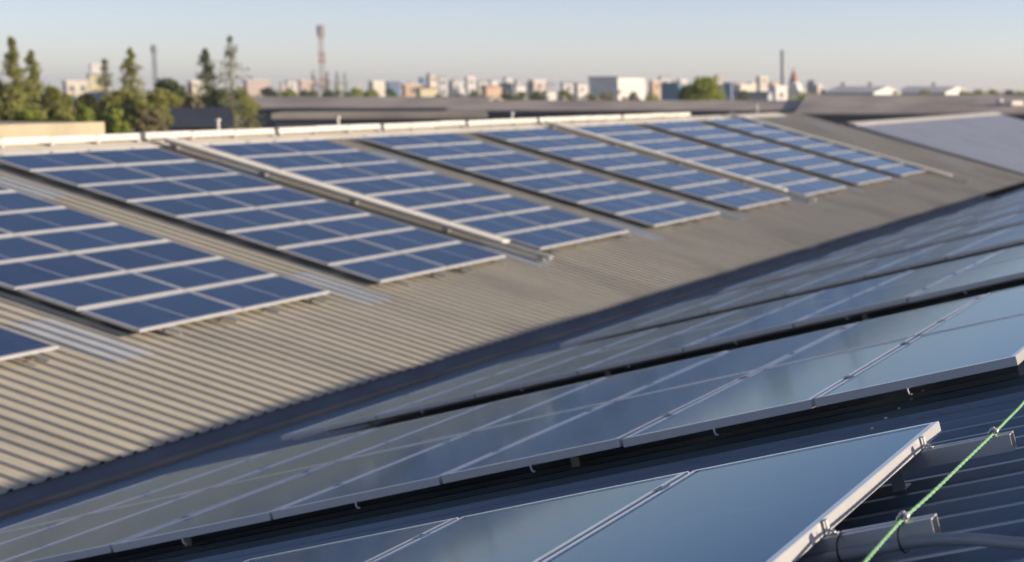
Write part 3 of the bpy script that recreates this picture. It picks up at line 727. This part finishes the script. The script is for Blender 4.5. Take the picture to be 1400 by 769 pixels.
# lattice masts, chimney, spire
def mast(x, yt, D, wbase, wtop, bands, lab, head):
    p = at(x, yt, D); H = p.z - GROUND
    e = empty('lattice_mast', (p.x, p.y, GROUND), (0, 0, .4), lab, 'mast')
    secs = bands
    ms = {0: MB(), 1: MB()}
    for s in range(secs):
        z0, z1 = H * s / secs, H * (s + 1) / secs
        m = ms[s % 2]
        w0, w1 = [wbase + (wtop - wbase) * q for q in (s / secs, (s + 1) / secs)]
        cn = [(-1, -1), (1, -1), (1, 1), (-1, 1)]
        for k in range(4):
            a, b2 = cn[k], cn[(k + 1) % 4]
            m.tube([(a[0] * w0, a[1] * w0, z0), (a[0] * w1, a[1] * w1, z1)], .13, 5)
            nb_ = max(2, int((z1 - z0) / (w0 * 2)))
            for q in range(nb_):
                u0, u1 = q / nb_, (q + 1) / nb_; za, zb = z0 + (z1 - z0) * u0, z0 + (z1 - z0) * u1
                wa, wb = w0 + (w1 - w0) * u0, w0 + (w1 - w0) * u1
                m.tube([(a[0] * wa, a[1] * wa, za), (b2[0] * wb, b2[1] * wb, zb)], .07, 4); m.tube([(b2[0] * wa, b2[1] * wa, za), (a[0] * wb, a[1] * wb, zb)], .07, 4)
    ms[0].build('lattice', head[0], e)
    if ms[1].v: ms[1].build('lattice', head[1], e)
    m = MB()
    for k in range(6):
        a = k * math.pi / 3
        m.box((-.18, -.12, -head[2]), (.18, .12, 0), 0, Matrix.Translation((wtop * 1.9 * math.cos(a), wtop * 1.9 * math.sin(a), H + .3)) @ Matrix.Rotation(a + 1.57, 4, 'Z'))
    m.tube([(0, 0, H - 1), (0, 0, H + 1.2)], .12, 6)
    m.build('antenna', WM['grey'], e); return e
REDP = mat('red mast paint', (.50, .16, .12), (.40, .13, .10), (1, 1, 1), .6); WHP = mat('white mast paint', (.62, .58, .54), None, (1, 1, 1), .6); GRP = mat('grey mast steel', (.33, .34, .36), None, (1, 1, 1), .6)
mast(438, 36, 560, 1.0, .62, 7, 'tall red and white lattice radio mast', (REDP, WHP, 3.6))
mast(210, 63, 620, .8, .5, 1, 'thin grey lattice mast between the conifers', (GRP, GRP, 3.0))
p = at(1070, 69, 620); H = p.z - GROUND; m = MB(); m.lathe([(1.15, 0), (.95, H * .5), (.8, H - 1), (.9, H - .9), (.9, H)], (0, 0, 0), 14)
o = m.build('chimney', WM['grey']); o.location = (p.x, p.y, GROUND); tag(o, 'slender dark grey chimney on the skyline beside the spire', 'chimney')
p = at(1085, 91, 600); H = p.z - GROUND
e = empty('temple_spire', (p.x, p.y, GROUND), (0, 0, 0), 'terracotta temple spire on a white base', 'spire')
m = MB(); m.lathe([(1.7, H - 5.6), (1.65, H - 4.8), (1.3, H - 4.7), (1.25, H - 3.6), (.95, H - 3.5), (.85, H - 2.5), (.55, H - 2.4), (.4, H - 1.4), (.2, H - 1.3), (.1, H - .4), (.04, H)], (0, 0, 0), 16); m.build('spire', WM['brick'], e, True)
m = MB(); m.box((-3.4, -3.4, 0), (3.4, 3.4, H - 8.6)); m.box((-2.2, -2.2, H - 8.6), (2.2, 2.2, H - 6.6)); m.lathe([(1.9, H - 6.6), (1.75, H - 5.6)], (0, 0, 0), 16); m.build('base', WM['white'], e)

# ------------------------------------------------------------------ trees
def leafmat(n, c0, c1):
    m = mat(n, c0, c1, (1.3, 1.3, 1.3), .65, world=True, detail=3)
    b = m.node_tree.nodes['Principled BSDF']; tr = m.node_tree.nodes.new('ShaderNodeBsdfTranslucent'); ms = m.node_tree.nodes.new('ShaderNodeMixShader'); ms.inputs[0].default_value = .5
    L = m.node_tree.links; L.new(b.inputs['Base Color'].links[0].from_socket, tr.inputs[0]); L.new(b.outputs[0], ms.inputs[1]); L.new(tr.outputs[0], ms.inputs[2])
    L.new(ms.outputs[0], m.node_tree.nodes['Material Output'].inputs['Surface'])
    return m
LM = {'olive': leafmat('olive needles', (.29, .29, .075), (.37, .36, .10)), 'dark': leafmat('dark green leaves', (.13, .165, .075), (.18, .21, .09)), 'bright': leafmat('bright green leaves', (.30, .35, .06), (.37, .41, .08)),
      'pale': leafmat('pale grey green needles', (.29, .30, .17), (.34, .34, .20)), 'dry': leafmat('dry brown green leaves', (.32, .275, .15), (.37, .31, .17))}
BARK = mat('grey brown bark', (.13, .10, .075), (.08, .065, .05), (4, 4, 1), .85)
def leaves(m, c, s, n, rg, size, up=0.0):
    for _ in range(n):
        while True:
            q = Vector((rg.uniform(-1, 1), rg.uniform(-1, 1), rg.uniform(-1, 1)))
            if q.length < 1: break
        p = c + Vector((q.x * s[0], q.y * s[1], q.z * s[2]))
        a = Vector((rg.gauss(0, 1), rg.gauss(0, 1), rg.gauss(0, 1) + up)).normalized(); bb = a.orthogonal().normalized()
        bb.rotate(Matrix.Rotation(rg.uniform(0, 6.28), 3, a)); l = size * rg.uniform(.6, 1.4)
        cc = a.cross(bb)
        m.add([p - bb * l, p + cc * l * .45, p + bb * l, p - cc * l * .45], [(0, 1, 2, 3)])
def conifer(x, yt, D, half, lab, mt, seed, dens=1.0, lean=0.0, name='conifer_tree', group=None):
    rg = random.Random(seed); p = at(x, yt, D); H = p.z - GROUND; R_ = half * D / FPX
    e = empty(name, (p.x, p.y, GROUND), (0, 0, 0), lab, 'tree', group)
    m = MB(); m.tube([(0, 0, 0), (lean * .4, 0, H * .5), (lean * .9, 0, H * .96)], [.17, .10, .02], 7); m.build('trunk', BARK, e)
    m = MB(); nl = int(58 * dens)
    for i in range(nl):
        u = (i + rg.random()) / nl; z = H * (.12 + .87 * u)
        rad = R_ * 2.5 * (1 - u) ** .85 * rg.uniform(.45, 1.25) + .07
        for q in range(rg.choice((2, 3, 3, 4))):
            a = rg.uniform(0, 6.283); rr = rad * rg.uniform(.35, 1)
            c = Vector((lean * u + math.cos(a) * rr * .6, math.sin(a) * rr * .6, z + rr * .35))
            leaves(m, c, (rr * .5 + .08, rr * .5 + .08, .22 + .4 * (1 - u)), int(24 * dens), rg, .12, .2)
    m.build('crown', LM[mt], e); return e
CG = 'tall conifers behind the left end of the ridge'
conifer(15, 50, 105, 25, 'leftmost tall olive conifer against the sky', 'olive', 1)
conifer(44, 70, 108, 27, 'second tall olive conifer, shorter and leaning left', 'olive', 2, lean=-.15)
conifer(146, 79, 118, 21, 'pale thin conifer right of the grey and yellow block', 'pale', 3, .7, -.2)
conifer(181, 66, 112, 25, 'dense olive conifer left of the thin grey mast', 'olive', 4, 1.0, -.25)
conifer(282, 66, 120, 26, 'dark conifer left in the pair by the brown shed', 'dark', 5, 1.0, -.1)
conifer(313, 46, 116, 32, 'tallest, sparse pale conifer right in the pair by the brown shed', 'pale', 6, .62)
for i, (x, yt, lab) in enumerate(((428, 97, 'small dark conifer left of the red and white mast'), (447, 98, 'small thin conifer right of the red and white mast'), (460, 98, 'sparse grey tree second right of the mast'), (471, 98, 'sparse grey tree third right of the mast'))):
    conifer(x, yt, 330, 8, lab, 'dark' if i < 2 else 'pale', 20 + i, .5)
def bush(x, yt, D, half, lab, mt, seed, name='bushy_tree', n=22, size=None, hfrac=.75):
    rg = random.Random(seed); p = at(x, yt, D); H = p.z - GROUND; R_ = half * D / FPX
    e = empty(name, (p.x, p.y, GROUND), (0, 0, 0), lab, 'tree')
    m = MB(); m.tube([(0, 0, 0), (.1, 0, H * .4), (.0, .1, H * .75)], [.28, .2, .06], 7)
    for q in range(5):
        a = rg.uniform(0, 6.28); m.tube([(.05, 0, H * .4), (math.cos(a) * R_ * .6, math.sin(a) * R_ * .6, H * .75)], [.12, .03], 5)
    m.build('trunk', BARK, e)
    m = MB(); hz = min(H * .45, R_ * 1.1)
    size = size or max(.16, R_ * .07)
    for i in range(n):
        a = rg.uniform(0, 6.283); el = rg.uniform(-.5, 1); rr = R_ * .68 * math.sqrt(max(0, 1 - max(el, 0) ** 2)) * rg.uniform(.5, 1)
        s = R_ * rg.uniform(.14, .42)
        z = H - hz + el * (hz - s * .8)
        leaves(m, Vector((math.cos(a) * rr, math.sin(a) * rr, z)), (s, s, s * .8), 110, rg, size)
    if H > 2 * hz:
        for i in range(n // 2):
            a = rg.uniform(0, 6.283); s = R_ * rg.uniform(.25, .4)
            leaves(m, Vector((math.cos(a) * R_ * .55, math.sin(a) * R_ * .55, rg.uniform(.15, .8) * (H - hz))), (s, s, s), 80, rg, size)
    m.build('crown', LM[mt], e); return e
bush(232, 105, 125, 34, 'round dark green tree right of the thin grey mast', 'dark', 31, n=26)
bush(262, 128, 110, 24, 'low dry bush below the cream block', 'dry', 32)
bush(213, 126, 100, 26, 'yellow-green bush left of the dark navy roof', 'olive', 33)
bush(170, 122, 100, 30, 'olive bush at the foot of the dense olive conifer', 'olive', 34)
bush(130, 147, 98, 26, 'low dark bush below the tiny pale-roofed house', 'dark', 35)
bush(72, 118, 104, 30, 'olive bush right of the second conifer', 'olive', 36)
bush(28, 112, 110, 36, 'dense green bush at the foot of the leftmost conifer', 'dark', 37)
bush(-8, 104, 108, 30, 'olive bush at the left picture edge', 'olive', 38)
bush(50, 140, 94, 34, 'low olive bush behind the left end of the ridge', 'olive', 39)
bush(100, 152, 92, 26, 'low bush right of the low olive one at the left', 'dry', 40)
for i, (x, yt, D, hf, mt) in enumerate(((8, 134, 90, 28, 'olive'), (36, 148, 86, 26, 'bright'), (66, 138, 92, 26, 'olive'), (84, 154, 86, 22, 'olive'), (112, 146, 88, 20, 'bright'), (150, 132, 96, 26, 'olive'), (160, 150, 86, 24, 'bright'),
                          (192, 134, 96, 26, 'olive'), (205, 146, 92, 24, 'dry'), (240, 132, 112, 26, 'olive'), (278, 130, 118, 22, 'dry'), (222, 120, 122, 24, 'olive'), (118, 128, 112, 18, 'olive'))):
    bush(x, yt, D, hf, 'yellow-green bush, %s in the low hedge row behind the left ridge end' % (nth(i) if i < 12 else 'thirteenth'), mt, 120 + i, n=20)
bush(300, 118, 118, 30, 'dark green bush at the foot of the conifer pair', 'dark', 41)
bush(330, 119, 140, 26, 'olive bush right of the conifer pair', 'olive', 42)
bush(368, 118, 330, 20, 'dark green tree left of the small white block', 'dark', 43)
bush(395, 120, 320, 18, 'bright bush in front of the small white block', 'bright', 44)
bush(420, 120, 310, 22, 'dark bush at the foot of the red and white mast', 'dark', 45)
bush(455, 118, 320, 20, 'dark bush right of the red and white mast', 'dark', 46)
bush(484, 119, 300, 20, 'bright yellow-green bush above the brown shed', 'bright', 47)
bush(507, 121, 310, 18, 'second bright yellow-green bush above the brown shed', 'bright', 48)
bush(533, 121, 330, 16, 'dark bush below the small dark blue block', 'dark', 49)
bush(962, 102, 165, 34, 'large round bright green tree standing above the roofs', 'bright', 50, 'round_tree', 46)
bush(938, 116, 167, 17, 'smaller dark green tree at the left foot of the large round one', 'dark', 51)
bush(1099, 123, 300, 16, 'yellow-green bush right of the spire', 'bright', 52)
for i, (x, yt, mt) in enumerate(((1318, 121, 'olive'), (1338, 122, 'bright'), (1358, 121, 'olive'), (1380, 122, 'dark'), (1399, 120, 'bright'), (1422, 121, 'olive'))):
    bush(x, yt, 330, 15, '%s tree in the green row right of the second warehouse' % nth(i), mt, 60 + i)
for i, (x, mt) in enumerate(((600, 'dark'), (628, 'olive'), (650, 'dark'), (692, 'bright'), (712, 'olive'), (735, 'dark'), (772, 'olive'), (806, 'olive'), (830, 'dry'), (868, 'dark'), (890, 'bright'), (1015, 'dark'), (1125, 'dark'), (1225, 'dark'), (1265, 'olive'))):
    rg = random.Random(x)
    bush(x, rg.uniform(122, 127), 300, 15, '%s small roadside tree from the left along the middle skyline' % nth(i) if i < 12 else ['dark tree left of the left warehouse', 'dark tree between the two warehouses', 'olive tree before the blue wall of the right warehouse'][i - 12], mt, 80 + i, n=14)
# far-off greenery that reads as one mass
rg = random.Random(99); m = MB()
for i in range(420):
    x = rg.uniform(-80, 1480); D = rg.uniform(380, 900)
    p = at(x, 121, D); s = rg.uniform(2.5, 5)
    leaves(m, Vector((p.x, p.y, GROUND + s * .9)), (s * 1.5, s * 1.5, s), 40, rg, .9)
for q in range(0): pass
tag(m.build('distant_woodland', LM['olive']), 'olive green far-off tree belt below the skyline', None, None, 'stuff')

# ------------------------------------------------------------------ haze
HZ = True
if HZ:
    hm = bpy.data.materials.new('pale haze'); hm.use_nodes = True; t = hm.node_tree; t.nodes.clear()
    vo = t.nodes.new('ShaderNodeVolumePrincipled'); vo.inputs['Color'].default_value = (.86, .90, .95, 1); vo.inputs['Density'].default_value = .00024; vo.inputs['Anisotropy'].default_value = 0.2
    ou = t.nodes.new('ShaderNodeOutputMaterial'); t.links.new(vo.outputs[0], ou.inputs['Volume'])
    m = MB(); m.box((-4600, -4600, GROUND - 1), (4600, 4600, 32)); o = m.build('haze', hm); tag(o, 'pale haze over the far town', None, None, 'stuff')
